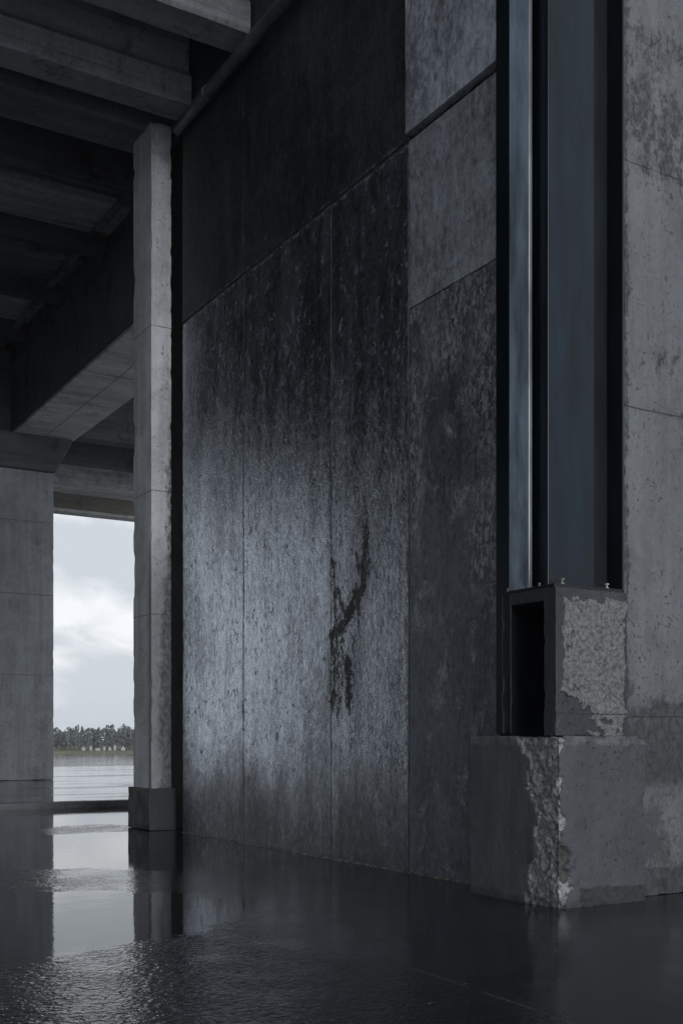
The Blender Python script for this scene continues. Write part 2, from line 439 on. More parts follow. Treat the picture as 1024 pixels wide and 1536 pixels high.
        col = s.mix(s.mul(e, .96), col, (.003, .003, .0035)); mt = s.mul(mt, s.inv(e)); r = s.add(r, s.mul(e, .35))
        h = s.sub(h, s.mul(e, .4))
    n1 = s.bump(h, 1.0, bump)
    return s.finish(col, r, n1, mt, .45)
J1, J2, J3 = 10.41, 12.12, 14.62
M['w_a'] = mat_black('black_coat_wall', (.33, .362, .415), .14, .95, .12, True, joints=(10.41, 12.12, 14.62), streak=.35, foot_fade=True, bump=.0072, zj=(8.225,))
M['w_b'] = mat_black('black_coat_upper', (.06, .066, .075), .40, .7, .7, False, (4, 2, 1), 0.0, None, zj=(8.255,))
M['w_c'] = mat_black('grey_coat_top', (.34, .37, .425), .46, .15, .4, False, (8, 2, 5), .35)
M['w_d'] = mat_black('grey_coat_middle', (.22, .238, .27), .5, .12, .4, False, (2, 9, 5), .65, ((J1,), (8.22, 6.4)), crust=(((8.95, 7.8), (.4, .4)), ((9.1, 6.6), (.4, .3))))
M['w_e'] = mat_black('slate_coat_lower', (.085, .095, .118), .40, .35, .6, False, (6, 4, 7), .8, ((J1,), (6.3,)), crust=(((8.95, 5.2), (.55, 1.2)), ((9.4, 6.15), (.9, .35)), ((9.7, 5.9), (.6, .7)), ((9.0, 3.6), (.5, 1.0)), ((10.3, 4.6), (.25, 1.6))))
M['gap'] = conc('gap_black', base=(.02, .02, .021), var=.4, stain=.3)  # near-black behind joints and in gaps; paints the shadow beside the pillar

def mat_steel(name, base, rough, off):
    s = NT(name)
    st = s.noise((4.5, 4.5, .8), 9, .72, off, .3); big = s.noise((1.2, 1.2, .5), 4, .6, off); fin = s.noise((40, 40, 30), 4, .7, off)
    col = s.mix(s.map(s.add(s.mul(st, .6), s.mul(big, .4)), .35, .65), tuple(c * .5 for c in base), tuple(c * 1.55 for c in base))
    low = s.mul(s.map(s.Z, 3.5, 2.9), s.map(s.noise((4, 4, 1.5), 6, .7, off), .4, .62))
    col = s.mix(s.mul(low, .7), col, (.012, .012, .013))
    sc = s.map(s.noise((14, 14, 6), 8, .75, off), .64, .70)
    col = s.mix(s.mul(sc, .5), col, tuple(c * .4 for c in base))
    r = s.add(rough, s.add(s.mul(s.sub(st, .5), .2), s.mul(sc, .15)))
    return s.finish(col, r, s.bump(s.add(s.mul(fin, .3), s.mul(big, .8)), .25, .006), .4, .4)
M['steel'] = mat_steel('blue_black_steel', (.004, .011, .019), .35, (1, 1, 1))
M['steel_flange'] = mat_steel('lit_steel_flange', (.29, .37, .46), .34, (3, 1, 4))  # far lighter than the other plates, so the left flange looks lit
M['steel_dark'] = mat_steel('shadow_steel', (.006, .009, .015), .45, (5, 2, 1))
M['steel_glint'] = mat_steel('glint_steel', (.5, .55, .6), .3, (5, 8, 1))  # bright colour that paints the highlight along the flange
M['pipe'] = mat_steel('grey_pipe_steel', (.10, .105, .115), .45, (2, 7, 1))
M['tray'] = mat_steel('galvanised_tray', (.25, .27, .30), .5, (4, 4, 1))
M['bolt'] = mat_steel('zinc_bolt', (.2, .21, .22), .5, (2, 2, 9))

# upper block: black painted concrete, with a pale rough render patch on its front
def mat_upper():
    s, col, rg, h, off = mat_concrete('painted_block_concrete', base=(.022, .027, .033), var=.5, stain=.5, off=(2, 2, 2), rough=.6)
    rag = s.noise((6, 6, 6), 9, .75, (3, 1, 1), .4)
    m = s.map(s.add(s.attr('mask'), s.mul(s.sub(s.noise(45, 5, .7), .5), .7)), .42, .58)
    grit = s.noise(26, 8, .75, (1, 7, 1)); hol = s.map(s.noise((18, 18, 14), 5, .7, (6, 1, 1), 1.0), .60, .66)
    pc = s.mix(s.map(grit, .35, .65), (.06, .064, .068), (.16, .17, .178))
    pc = s.mix(s.mul(hol, .85), pc, (.025, .026, .027))
    col = s.mix(m, col, pc)
    seam = s.mul(s.map(s.math('ABSOLUTE', s.sub(s.Z, s.add(1.735, s.mul(s.sub(rag, .5), .03)))), .008, .003), s.map(s.Y, 7.60, 7.59))
    col = s.mix(s.mul(seam, .8), col, (.012, .012, .012))
    rg = s.add(rg, s.mul(m, .3))
    h = s.add(h, s.mul(m, s.sub(s.mul(grit, .6), s.mul(hol, .7))))
    return s.finish(col, rg, s.bump(h, .8, .014), 0, .4)
M['upper'] = mat_upper()

# lower block: smooth dark skim with a broken corner that shows pale aggregate
def mat_lower():
    s, col, rg, h, off = mat_concrete('skimmed_block_concrete', base=(.044, .05, .058), var=.45, stain=.35, off=(1, 5, 2), rough=.62)
    front = s.map(s.Y, 7.56, 7.53)
    u = s.sub(s.mul(s.sub(s.X, 6.74), 1.0), s.mul(s.sub(s.Y, 7.48), 1.0))   # runs round the corner: minus on the side, plus on the front
    rag = s.noise((3.5, 3.5, 2.6), 9, .72, (3, 1, 6), .5)
    w = s.mul(s.sub(rag, .5), .5)
    m = s.map(s.add(s.attr('mask'), s.mul(s.sub(s.noise(45, 5, .7), .5), .7)), .42, .58)
    grit = s.noise(24, 8, .75, (2, 7, 1)); hol = s.map(s.noise((15, 15, 12), 5, .7, (6, 3, 1), 1.0), .58, .64)
    pc = s.mix(s.map(grit, .35, .65), (.10, .106, .114), (.30, .315, .33))
    pc = s.mix(s.mul(hol, .8), pc, (.06, .06, .06))
    cav = s.map(s.add(s.blob(u, s.Z, (.07, .47), (.11, .22)), s.mul(s.sub(s.noise((9, 9, 7), 8, .75, (4, 4, 4)), .5), 2.6)), 1.0, .85)
    pc = s.mix(s.mul(cav, .85), pc, (.035, .035, .036))
    side = s.mul(s.inv(front), 1.0)
    col = s.mix(s.mul(side, s.map(s.noise((3, 5, 1.3), 9, .75, (4, 4, 1)), .35, .65, .15, .6)), col, (.12, .13, .14))
    blu = s.mul(front, s.map(s.noise((2.5, 2.5, .8), 5, .6, (8, 1, 6)), .4, .6))
    col = s.mix(s.mul(blu, .4), col, (.055, .065, .083))
    wet = s.mul(front, s.mul(s.map(s.add(s.Z, s.mul(w, .35)), .17, .145), s.map(s.X, 6.98, 7.02)))
    damp = s.map(s.add(s.Z, s.mul(w, .4)), .09, .03)
    col = s.mix(m, col, pc)
    col = s.mix(s.mul(s.mx(wet, s.mul(damp, .7)), s.map(grit, .35, .6, .95, .55)), col, (.012, .013, .014))
    topd = s.mul(s.map(s.add(s.Z, s.mul(w, .2)), 1.44, 1.47), s.map(s.noise(7, 6, .7), .4, .6))
    col = s.mix(s.mul(topd, .3), col, (.2, .21, .22))
    rg = s.add(rg, s.mul(m, .25))
    h = s.add(h, s.mul(m, s.sub(s.mul(grit, .7), s.add(s.mul(hol, .7), s.mul(cav, 1.0)))))
    return s.finish(col, rg, s.bump(h, .8, .016), 0, .4)
M['lower'] = mat_lower()

# wet floor
def mat_floor():
    s = NT('wet_concrete_floor')
    wob = s.sub(s.noise((.5, .8, 1), 8, .65, (3, 4, 0), .3), .5)
    wob2 = s.sub(s.noise((1.6, 5.0, 1), 10, .78, (1, 4, 0)), .5)
    wx, wy = s.add(s.X, s.mul(wob, 2.4)), s.add(s.Y, s.add(s.mul(wob, 2.0), s.mul(wob2, 1.6)))
    def pud(c, r):
        return s.map(s.blob(wx, wy, c, r), 1.05, .96)
    p = pud((1.0, 9.5), (3.6, 2.0))
    for c, r in (((5.6, 15.0), (3.0, 2.6)), ((6.5, 21.5), (6, 2.6)), ((2.0, 19.0), (3.5, 3.0)), ((-4, 12), (4, 4)), ((5.4, 12.4), (.9, .5))):
        p = s.mx(p, pud(c, r))
    far = s.map(s.noise((.10, .42, 1), 6, .6, (7, 2, 0), .3), .38, .48)
    p = s.mx(p, s.mul(far, s.map(s.Y, 23, 25)))
    satin = s.map(s.add(s.X, s.mul(wob, 2.0)), 3.4, 4.8)            # trowelled strip along the wall, damp not flooded
    satin = s.mul(satin, s.map(s.Y, 17, 13))
    fine = s.noise((60, 70, 20), 4, .7); lump = s.noise((15, 21, 8), 2, .5, (2, 2, 0), .9); med = s.noise((1.6, 1.6, 1), 7, .65)
    r = s.add(.04, s.mul(s.map(med, .3, .7), .07))
    r = s.mix(satin, r, s.add(.10, s.mul(s.map(med, .3, .7), .14)))
    r = s.mix(p, r, s.add(.035, s.mul(s.map(med, .45, .75), .05)))
    base = s.mix(s.map(med, .3, .7), (.004, .005, .0062), (.012, .0138, .0165))
    base = s.mix(s.mul(p, .55), base, (.013, .014, .016))
    strk = s.map(s.noise((.7, 2.4, 1), 7, .7, (9, 9, 0)), .6, .72)
    base = s.mix(s.mul(s.mul(strk, s.inv(p)), .3), base, (.09, .092, .096))
    cut = None
    for a_, b_ in (((4.19, 6.35), (4.17, 5.6)), ((4.17, 5.6), (4.10, 4.2)), ((4.19, 6.35), (4.6, 6.9))):
        q = s.map(s.add(s.seg(s.add(s.X, s.mul(wob2, .05)), s.Y, a_, b_), s.mul(s.sub(fine, .4), .02)), .012, .003); cut = q if cut is None else s.mx(cut, q)
    base = s.mix(s.mul(cut, s.map(med, .42, .62, .05, .6)), base, (.12, .125, .13))      # a scratch scored across the slab
    grit = s.mul(s.map(s.voro((3.0, 3.0, 1), off=(.3, .2, 0)), .045, .03), s.map(med, .45, .55))
    base = s.mix(grit, base, (.12, .12, .12))
    dry = s.inv(p)
    hh = s.add(s.mul(lump, 1.3), s.mul(fine, .10))
    n1 = s.n('ShaderNodeBump'); n1.inputs['Distance'].default_value = .0085
    s.set(n1.inputs['Height'], hh)
    s.set(n1.inputs['Strength'], s.add(.012, s.mul(dry, s.add(.05, s.mul(s.inv(satin), s.map(med, .35, .6, .35, .95))))))
    rip = s.noise((2.2, 4.5, 1), 4, .6, (0, 3, 0), .4)
    n2 = s.n('ShaderNodeBump'); n2.inputs['Distance'].default_value = .02; n2.inputs['Strength'].default_value = .06
    s.set(n2.inputs['Height'], rip); s.t.links.new(n1.outputs[0], n2.inputs['Normal'])
    m = s.finish(base, r, n2.outputs[0], 0, .5)
    s.b.inputs['IOR'].default_value = 1.45
    return m
M['floor'] = mat_floor()

def mat_water():
    s = NT('lake_water')
    w1 = s.noise((.05, .22, 1), 6, .6, (0, 0, 0), .3); w2 = s.noise((.5, 1.4, 1), 4, .6)
    n = s.bump(s.add(s.mul(w1, 1.0), s.mul(w2, .1)), .25, .6)
    r = s.add(.06, s.mul(s.map(w1, .45, .62), .12))
    return s.finish((.03, .036, .042), r, n, 0, .6)
M['water'] = mat_water()
def mat_bank():
    s = NT('shore_grass'); a = s.noise((.05, .3, .3), 6, .6)
    return s.finish(s.mix(s.map(a, .35, .65), (.16, .15, .09), (.09, .10, .06)), .9)
M['bank'] = mat_bank()
def mat_leaf():
    s = NT('hazed_foliage'); a = s.noise((.12, .12, .08), 3, .6)
    return s.finish(s.mix(s.map(a, .35, .65), (.10, .115, .115), (.13, .145, .142)), .85, None, 0, .2)  # leaf tones lightened to carry part of the distance haze
M['leaf'] = mat_leaf()
def mat_hut():
    s = NT('white_weatherboard'); a = s.noise((.6, .6, 3), 4, .6)
    return s.finish(s.mix(a, (.24, .245, .245), (.4, .4, .4)), .7)
M['hut'] = mat_hut()
def mat_hroof():
    s = NT('grey_felt_roof'); a = s.noise(2.0, 4, .6)
    return s.finish(s.mix(a, (.12, .125, .13), (.2, .2, .2)), .8)
M['hroof'] = mat_hroof()
def mat_silt():
    s = NT('pale_silt'); a = s.noise((6, 18, 6), 8, .75)
    return s.finish(s.mix(s.map(a, .4, .65), (.03, .03, .03), (.30, .30, .30)), .7, s.bump(a, .8, .02))
M['silt'] = mat_silt()

# ------------------------------------------------------------------ ground, water, shore
bm = bmesh.new(); add_box(bm, -600, 700, -600, 62, -5.0, 0.0)
tag(mesh_obj('floor', bm, M['floor']), 'dark wet concrete floor with glossy puddles', None, None, 'structure')
def mat_bounce():  # pale ground added to bounce light up to beams and soffits
    s = NT('bounce_gravel'); a = s.noise((.8, .8, .8), 8, .7); b = s.noise((30, 30, 30), 3, .7)
    return s.finish(s.mix(s.map(s.add(s.mul(a, .6), s.mul(b, .4)), .35, .65), (.42, .44, .46), (.62, .63, .64)), .9, s.bump(b, .6, .01))
M['bounce_pale'] = mat_bounce()
for nm, (x0, x1, y0, y1), lb in (('front_bounce', (-600, 700, -600, 2.6), 'unseen pale ground added in front of the hall to bounce light'),
                                 ('side_bounce', (24, 700, 2.6, 61.9), 'pale ground added beside the hall to bounce light')):
    bm = bmesh.new()
    bm.faces.new([bm.verts.new(p) for p in ((x0, y0, .004), (x1, y0, .004), (x1, y1, .004), (x0, y1, .004))])
    tag(mesh_obj(nm, bm, M['bounce_pale']), lb, None, None, 'structure')
bm = bmesh.new()
v = [bm.verts.new(p) for p in ((-900, 61.9, -4.0), (1300, 61.9, -4.0), (1300, 1400, -4.0), (-900, 1400, -4.0))]
bm.faces.new(v)
tag(mesh_obj('water', bm, M['water']), 'pale grey lake beyond the quay', None, None, 'structure')
# shore
ang = math.radians(31.06)
def shore_pt(u, w, z):   # u across the view, w away
    fx, fy = math.sin(ang), math.cos(ang)
    # the shore crosses in front of the bay between column and pillar (centred on bearing ~19 degrees)
    b = math.radians(18.3)
    dx, dy = math.sin(b), math.cos(b); rx, ry = math.cos(b), -math.sin(b)
    return Vector((dx * w + rx * u, dy * w + ry * u, z))
bm = bmesh.new()
rows = []
for i in range(61):
    u = -260 + i * 520 / 60
    jit = noise.noise(Vector((u * .02, 3, 1))) * 6
    rows.append([bm.verts.new(shore_pt(u, 440 + jit, -4.3)), bm.verts.new(shore_pt(u, 446 + jit, -3.2)),
                 bm.verts.new(shore_pt(u, 462, -2.3)), bm.verts.new(shore_pt(u, 640, 1.0)), bm.verts.new(shore_pt(u, 650, -6))])
for a, b in zip(rows, rows[1:]):
    for k in range(4): bm.faces.new((a[k], b[k], b[k + 1], a[k + 1]))
tag(mesh_obj('far_shore', bm, M['bank'], smooth=True), 'low grassy bank across the water', None, None, 'structure')

# far wood: a hazy mass of conifers and rounder trees
bm = bmesh.new()
rnd = random.Random(4)
def leafcard(p, s, rnd):
    a = Vector((rnd.gauss(0, 1), rnd.gauss(0, 1), rnd.gauss(0, .6))).normalized()
    b = a.orthogonal().normalized(); b.rotate(__import__('mathutils').Quaternion(a, rnd.uniform(0, 6.28)))
    c = a.cross(b)
    q = [bm.verts.new(p + b * s * x + c * s * y) for x, y in ((-1, -.5), (.2, -.8), (1, .3), (-.3, .8))]
    bm.faces.new(q)
u = -85.0
while u < 85:
    for row in range(3):
        w = 458 + row * 9 + rnd.uniform(-3, 3)
        uu = u + rnd.uniform(-1.4, 1.4)
        t = (uu + 34) / 68.0
        hh = (7.6 + 2.6 * min(max(t, -.2), 1.3) + .9 * noise.noise(Vector((uu * .09, 0, row)))) * rnd.uniform(.74, 1.12)
        con = rnd.random() < .55
        base = shore_pt(uu, w, -2.6)
        add_tube(bm, [base, base + Vector((0, 0, hh * .9))], [.16, .04], 5)
        R = rnd.uniform(1.3, 2.0) * (0.85 if con else 1.25)
        for k in range(150 if row == 0 else 90):
            if con:
                f = rnd.random() ** .8; rr = R * (1 - f) ** .8 + .12; z = hh * (.12 + .9 * f)
            else:
                f = rnd.random(); rr = R * math.sqrt(max(0, 1 - (2 * f - 1) ** 2)) * .95 + .1; z = hh * (.2 + .78 * f)
            th = rnd.uniform(0, 6.283); q = rr * math.sqrt(rnd.random())
            leafcard(base + Vector((math.cos(th) * q, math.sin(th) * q, z)), rnd.uniform(.25, .55), rnd)
    u += rnd.uniform(1.1, 2.0)
tag(mesh_obj('far_wood', bm, M['leaf']), 'hazy grey-green wood along the far shore', None, None, 'stuff')

# small pale huts below the trees
def hut(u, w, wd, dp, hw, hr, label, rot=0.0):
    o = thing('waterside_hut', shore_pt(u, w, -2.75), label, 'hut', 'pale huts on the far shore')
    b = math.radians(18.3)
    def loc(x, y, z):
        rx, ry = math.cos(b - rot), -math.sin(b - rot); dx, dy = math.sin(b - rot), math.cos(b - rot)
        c = shore_pt(u, w, -2.75)
        return Vector((c.x + rx * x + dx * y, c.y + ry * x + dy * y, c.z + z))
    bm = bmesh.new()
    pts = [(-wd / 2, 0), (wd / 2, 0), (wd / 2, hw), (0, hw + hr), (-wd / 2, hw)]
    A = [bm.verts.new(loc(x, -dp / 2, z)) for x, z in pts]; B = [bm.verts.new(loc(x, dp / 2, z)) for x, z in pts]
    bm.faces.new(A); bm.faces.new(B[::-1])
    for i in range(5): bm.faces.new((A[i], B[i], B[(i + 1) % 5], A[(i + 1) % 5]))
    mesh_obj('wall', bm, M['hut'], o)
    bm = bmesh.new()
    for sgn in (-1, 1):
        q = [loc(0, -dp / 2 - .15, hw + hr + .06), loc(0, dp / 2 + .15, hw + hr + .06),
             loc(sgn * (wd / 2 + .2), dp / 2 + .15, hw - .1), loc(sgn * (wd / 2 + .2), -dp / 2 - .15, hw - .1)]
        A = [bm.verts.new(p) for p in q]; B = [bm.verts.new(p + Vector((0, 0, .12))) for p in q]
        bm.faces.new(A); bm.faces.new(B[::-1])
        for i in range(4): bm.faces.new((A[i], B[i], B[(i + 1) % 4], A[(i + 1) % 4]))
    mesh_obj('roof', bm, M['hroof'], o)
    return o
hut(-1.6, 452, 1.3, 2, 1.1, .3, 'square pale hut with near-flat roof, leftmost in the hut row')
hut(1.2, 453, 1.0, 2, 1.5, .25, 'narrow pale hut with near-flat roof, second from the left in the row')
hut(3.9, 451, 2.0, 2, .7, .35, 'low wide pale hut, the squattest of the row by the water')
hut(6.4, 452, .9, 2, 1.2, .5, 'slim upright pale hut just right of the squat wide one')
hut(8.5, 451, 1.2, 2, .7, 1.0, 'steep-gabled pale hut in the middle of the right-hand cluster')
hut(10.5, 454, .9, 2, 1.6, .9, 'tall steep-gabled pale hut second from the right end of the row')
hut(13.6, 451, 1.6, 2, .7, 1.2, 'steep-gabled pale hut at the right end, nearest the pillar')

# ------------------------------------------------------------------ kerb
bm = worn_box(-20, 40, 24.1, 24.5, -.02, .14, res=.2, rad=.015, amp=.002, chip=.01)
tag(mesh_obj('concrete_kerb', bm, M['kerb'], smooth=True), 'low dark concrete kerb crossing the wet floor behind the pillar', 'kerb', None, 'thing')

# ------------------------------------------------------------------ dark wall
WX = 7.15
wall = thing('blackened_wall', (WX, 13, 0), 'tall blackened panel wall with pale glossy sheen and a forked tar stain', 'wall')
bm = box_bm(WX + .06, WX + .6, 8.75, 16.8, 0, 14.0)
mesh_obj('backing', bm, M['gap'], wall)
mesh_obj('shadow_back', box_bm(7.5, 7.74, 16.805, 18.25, 0, 14.0), M['gap'], wall)  # near-black back of an added recess, standing in for shadow
def panel(y0, y1, z0, z1, m, proud=0.0, label=None, g=.003, seed=0):
    bm = worn_box(WX - proud, WX + .059, y0 + g, y1 - g, z0 + g, z1 - g, res=.055, rad=.004, amp=.0015, chip=.006, chipscale=5, seed=seed, resz=.07)
    o = mesh_obj('panel', bm, m, wall, smooth=True)
    if label: o['label'] = label
    return o
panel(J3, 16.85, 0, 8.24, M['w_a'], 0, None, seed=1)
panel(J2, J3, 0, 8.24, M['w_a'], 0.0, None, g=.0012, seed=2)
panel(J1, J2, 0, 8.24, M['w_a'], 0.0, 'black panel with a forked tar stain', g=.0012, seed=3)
panel(J3, 16.85, 8.24, 14, M['w_b'], .004, None, seed=4)
panel(J1, J3, 8.24, 14, M['w_b'], .005, None, seed=5)
panel(8.79, J1, 8.30, 14, M['w_c'], .05, 'paler grey panel standing proud', seed=6)
panel(8.79, J1, 6.35, 8.24, M['w_d'], .0, 'matt grey panel with crusty edges', seed=7)
panel(8.79, J1, 0, 6.35, M['w_e'], -.004, 'slate grey panel with pale crust', seed=8)
bm = bmesh.new()
rr = random.Random(3)
y = 8.8
prev = None
while y < 16.85:
    w = .012 + .02 * abs(noise.noise(Vector((y * 3, 0, 0)))) + .012 * rr.random()
    a = [bm.verts.new((WX + .01, y, .0)), bm.verts.new((WX + .01, y, .012 + w * .4)), bm.verts.new((WX - w, y, .004)), bm.verts.new((WX - w - .004, y, .0))]
    if prev:
        for k in range(3): bm.faces.new((prev[k], a[k], a[k + 1], prev[k + 1]))
    prev = a; y += .06
mesh_obj('silt_line', bm, M['silt'], wall)

# ------------------------------------------------------------------ pillar
pil = thing('concrete_pillar', (7.25, 17.85, 0), 'pale square concrete pillar on a dark plinth at the end of the black wall', 'pillar')
mesh_obj('shaft', worn_box(6.84, 7.20, 17.43, 18.27, .55, 11.72, res=.045, rad=.014, amp=.003, chip=.022, chipscale=3.5, seed=3, resz=.06), M['pillar'], pil, smooth=True)
mesh_obj('plinth', worn_box(6.77, 7.26, 17.36, 18.34, 0, .70, res=.04, rad=.014, amp=.003, chip=.016, seed=9), M['plinth'], pil, smooth=True)

# ------------------------------------------------------------------ background column, side piers
colm = thing('concrete_column', (10.3, 42.6, 0), 'massive pale concrete column with a flared dark capital by the water', 'column')
mesh_obj('shaft', worn_box(8.2, 12.42, 41.5, 43.7, 0, 11.5, res=.14, rad=.03, amp=.005, chip=.03, seed=5, resz=.14), M['pier'], colm, smooth=True)
bm = bmesh.new()
pts = [(8.1, 11.5), (12.45, 11.5), (13.1, 12.8), (8.1, 12.8)]
add_prism(bm, pts, 'y', 41.3, 43.9)
bmesh.ops.bevel(bm, geom=bm.edges[:], offset=.03, segments=1, affect='EDGES')
mesh_obj('capital', bm, M['beam_dark'], colm)

# ------------------------------------------------------------------ ceilings
ce = thing('plank_ceiling', (-2, 35, 16), 'high ceiling of streaked concrete planks between near beams and girder', 'ceiling')
yy = 18.8; i = 0
while yy < 52:
    wd = 2.05
    dz = (0.0, .30, .06, .42, .16)[i % 5]
    xa = -16 
    bm = box_bm(xa, 10.86, yy + (.28 if i % 2 == 0 else .05), yy + wd - .05, 15.95 + dz, 16.5, bev=.02)
    mesh_obj('plank', bm, M['soffit'] if i % 3 != 1 else M['soffit_dark'], ce)
    if i % 2 == 1:
        mesh_obj('rib', box_bm(-16, 10.86, yy + wd - .02, yy + wd + .26, 15.42, 16.5, bev=.02), M['beam_dark'], ce)
    yy += wd; i += 1
mesh_obj('topping', box_bm(-16, 26, 12.0, 52, 16.52, 16.8), M['beam_dark'], ce)
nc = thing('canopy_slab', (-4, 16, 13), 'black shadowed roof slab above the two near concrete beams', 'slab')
mesh_obj('slab', box_bm(-16, 7.12, 5.8, 18.75, 13.34, 13.6, bev=.02), M['beam_dark'], nc)  # front overhang, out of view, lengthened to shade the beam faces
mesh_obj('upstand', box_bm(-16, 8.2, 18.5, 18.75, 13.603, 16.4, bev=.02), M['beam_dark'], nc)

# near beams: recessed web over a bulbed bottom flange
def near_beam(y, z, x1, label, m, w=.62, h=1.75):
    o = thing('concrete_beam', (x1, y + w / 2, z), label, 'beam', 'concrete beams under the near roof slab')
    prof = [(y + .05, z), (y + w - .05, z), (y + w, z + .06), (y + w, z + .42), (y + w - .10, z + .55), (y + w - .10, z + h),
            (y + .10, z + h), (y + .10, z + .55), (y, z + .42), (y, z + .06)]
    bm = bmesh.new()
    N = 90
    rings = []
    for i in range(N + 1):
        x = -15.5 + (x1 + 15.5) * i / N
        rings.append([bm.verts.new((x + noise.noise(Vector((x, k, y))) * .0, p[0] + noise.noise(Vector((x * 1.5, k * 3.1, y))) * .008, p[1] + noise.noise(Vector((x * 1.3, k * 1.7, y + 9))) * .010)) for k, p in enumerate(prof)])
    n = len(prof)
    for a, b in zip(rings, rings[1:]):
        for k in range(n): bm.faces.new((a[k], b[k], b[(k + 1) % n], a[(k + 1) % n]))
    bm.faces.new(rings[0][::-1]); bm.faces.new(rings[-1])
    mesh_obj('beam_body', bm, m, o)
    return o
near_beam(14.35, 11.6, 7.13, 'nearest concrete roof beam, cut off by the picture top', M['beam'])
near_beam(16.45, 11.6, 7.13, 'second concrete roof beam, its pale face lit and its end near the pipe', M['beam'])
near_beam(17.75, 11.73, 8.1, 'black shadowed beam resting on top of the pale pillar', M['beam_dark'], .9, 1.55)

# big girder along the hall, with stub plank ends on its shoulder
gd = thing('concrete_girder', (12.05, 34, 12.8), 'deep dark longitudinal girder with streaked soffit, borne by the column', 'girder')
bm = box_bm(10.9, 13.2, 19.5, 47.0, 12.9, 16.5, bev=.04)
mesh_obj('girder_body', bm, M['girder_shade'], gd)
mesh_obj('lit_soffit', box_bm(10.915, 13.185, 19.5, 47.0, 12.8, 12.898, bev=.02), M['girder'], gd)  # added part that carries the lit underside in its own colour
yy = 19.8; i = 0; rr = random.Random(8)
while yy < 46:
    wd = rr.choice((.5, .8, 1.1)); h = rr.uniform(.35, .75); dx = rr.uniform(.08, .3)
    mesh_obj('stub', box_bm(10.9 - dx * .6, 10.898, yy, yy + wd, 15.93 - h, 15.94, bev=.02), M['beam_dark'], gd)
    yy += wd + rr.uniform(.1, .9)
cb = thing('cross_beam', (5, 42.5, 13), 'dark cross beam running off the left edge from the column head', 'beam')
mesh_obj('beam_body', box_bm(-16, 10.897, 41.7, 43.2, 12.2, 15.9, bev=.03), M['beam_dark'], cb)

# beams beyond the girder
lab = ['dark cross beam beyond the girder, highest of the two over the opening', 'dark cross beam beyond the girder, just above the pale strip']
def far_beam(y0, y1, z0, z1, m, label):
    o = thing('bay_beam', (16, y0, z0), label, 'beam', 'cross beams of the far bay')
    mesh_obj('beam_body', box_bm(13.203, 26, y0, y1, z0, z1, bev=.04), m, o)
far_beam(40.8, 41.5, 12.8, 14.6, M['beam_dark'], 'dark cross beam in the far bay, topmost of the three by the girder')
far_beam(44.6, 45.2, 12.8, 14.6, M['beam_dark'], 'dark cross beam in the far bay, second from the top beside the girder')
far_beam(48.3, 50.5, 12.8, 14.6, M['soffit'], 'broad cross beam, coloured pale for its lit underside, just behind the brownish edge beam')  # pale colour stands in for light from the ground outside
o = thing('bay_slab', (18, 45, 14.6), 'black slab above the far bay cross beams', 'slab')
mesh_obj('slab', box_bm(13.203, 26, 36, 51.2, 14.61, 14.9), M['beam_dark'], o)
o = thing('edge_beam', (6, 50.8, 12), 'brownish weathered concrete edge beam over the view of the lake', 'beam')
mesh_obj('beam_body', box_bm(-16, 26, 50.51, 51.2, 12.12, 13.0, bev=.03), M['fascia'], o)
mesh_obj('bright_lip', box_bm(-16, 26, 50.49, 51.3, 11.98, 12.117, bev=.02), M['soffit'], o)  # pale strip painted in for the bright underside of the beam

# unseen side wall, lengthened to keep light off the black wall
o = thing('side_wall', (-15.5, 36, 0), 'unseen grey side wall across the hall, lengthened to shade the black wall', 'wall')
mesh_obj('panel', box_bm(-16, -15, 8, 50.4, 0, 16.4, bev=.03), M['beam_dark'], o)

# ------------------------------------------------------------------ pipes
pp = thing('ceiling_pipe', (6.98, 15, 11.25), 'round grey steel pipe running along the top of the black wall', 'pipe')
bm = bmesh.new(); add_tube(bm, [(7.02, y_, 11.3) for y_ in (9.0, 11, 13, 15, 16.0, 16.75)], .095, 20)
mesh_obj('tube', bm, M['pipe'], pp, smooth=True)
for yc in (15.55, 12.6):
    bm = bmesh.new(); add_tube(bm, [(7.02, yc, 11.3), (7.02, yc + .09, 11.3)], .112, 20)
    mesh_obj('collar', bm, M['pipe'], pp, smooth=False)
cd = thing('ceiling_conduit', (10.38, 30, 15.8), 'thin dark conduit crossing the plank ceiling beside the girder', 'conduit')
bm = bmesh.new(); add_box(bm, 10.28, 10.46, 19.5, 41.5, 15.78, 15.9, bev=.02)
mesh_obj('tray', bm, M['tray'], cd)
for yc in (24.5, 27.5, 30.5, 33.5, 36.5):
    mesh_obj('clip', box_bm(10.25, 10.49, yc, yc + .1, 15.765, 15.91, bev=.01), M['pipe'], cd)

# ------------------------------------------------------------------ right-hand wall
rw = thing('concrete_wall', (12, 7.9, 0), 'pale pitted concrete wall with black mould right of the steel column', 'wall')
for z0, z1 in ((0, 14),):
    mesh_obj('wall_body', worn_box(7.735, 13.0, 7.68, 8.3, z0, z1, res=.05, rad=.005, amp=.004, chip=.012, chipscale=6, seed=z0, resz=.05), M['right'], rw, smooth=True)
o = thing('back_wall', (10, 12, 0), 'plain dark wall mass behind the panels', 'wall')
mesh_obj('core', box_bm(7.76, 14, 8.32, 17.4, 0, 14), M['gap'], o)

# ------------------------------------------------------------------ steel column on its blocks
low = mesh_obj('lower_block', worn_box(6.74, 7.83, 7.48, 8.77, -.05, 1.54, res=.0125, rad=.03, amp=.005, chip=.024, chipscale=5, seed=2, fx=break_lower), M['lower'], smooth=True)
tag(low, 'broad concrete block on the floor with a broken pale corner', 'block', None, 'thing')

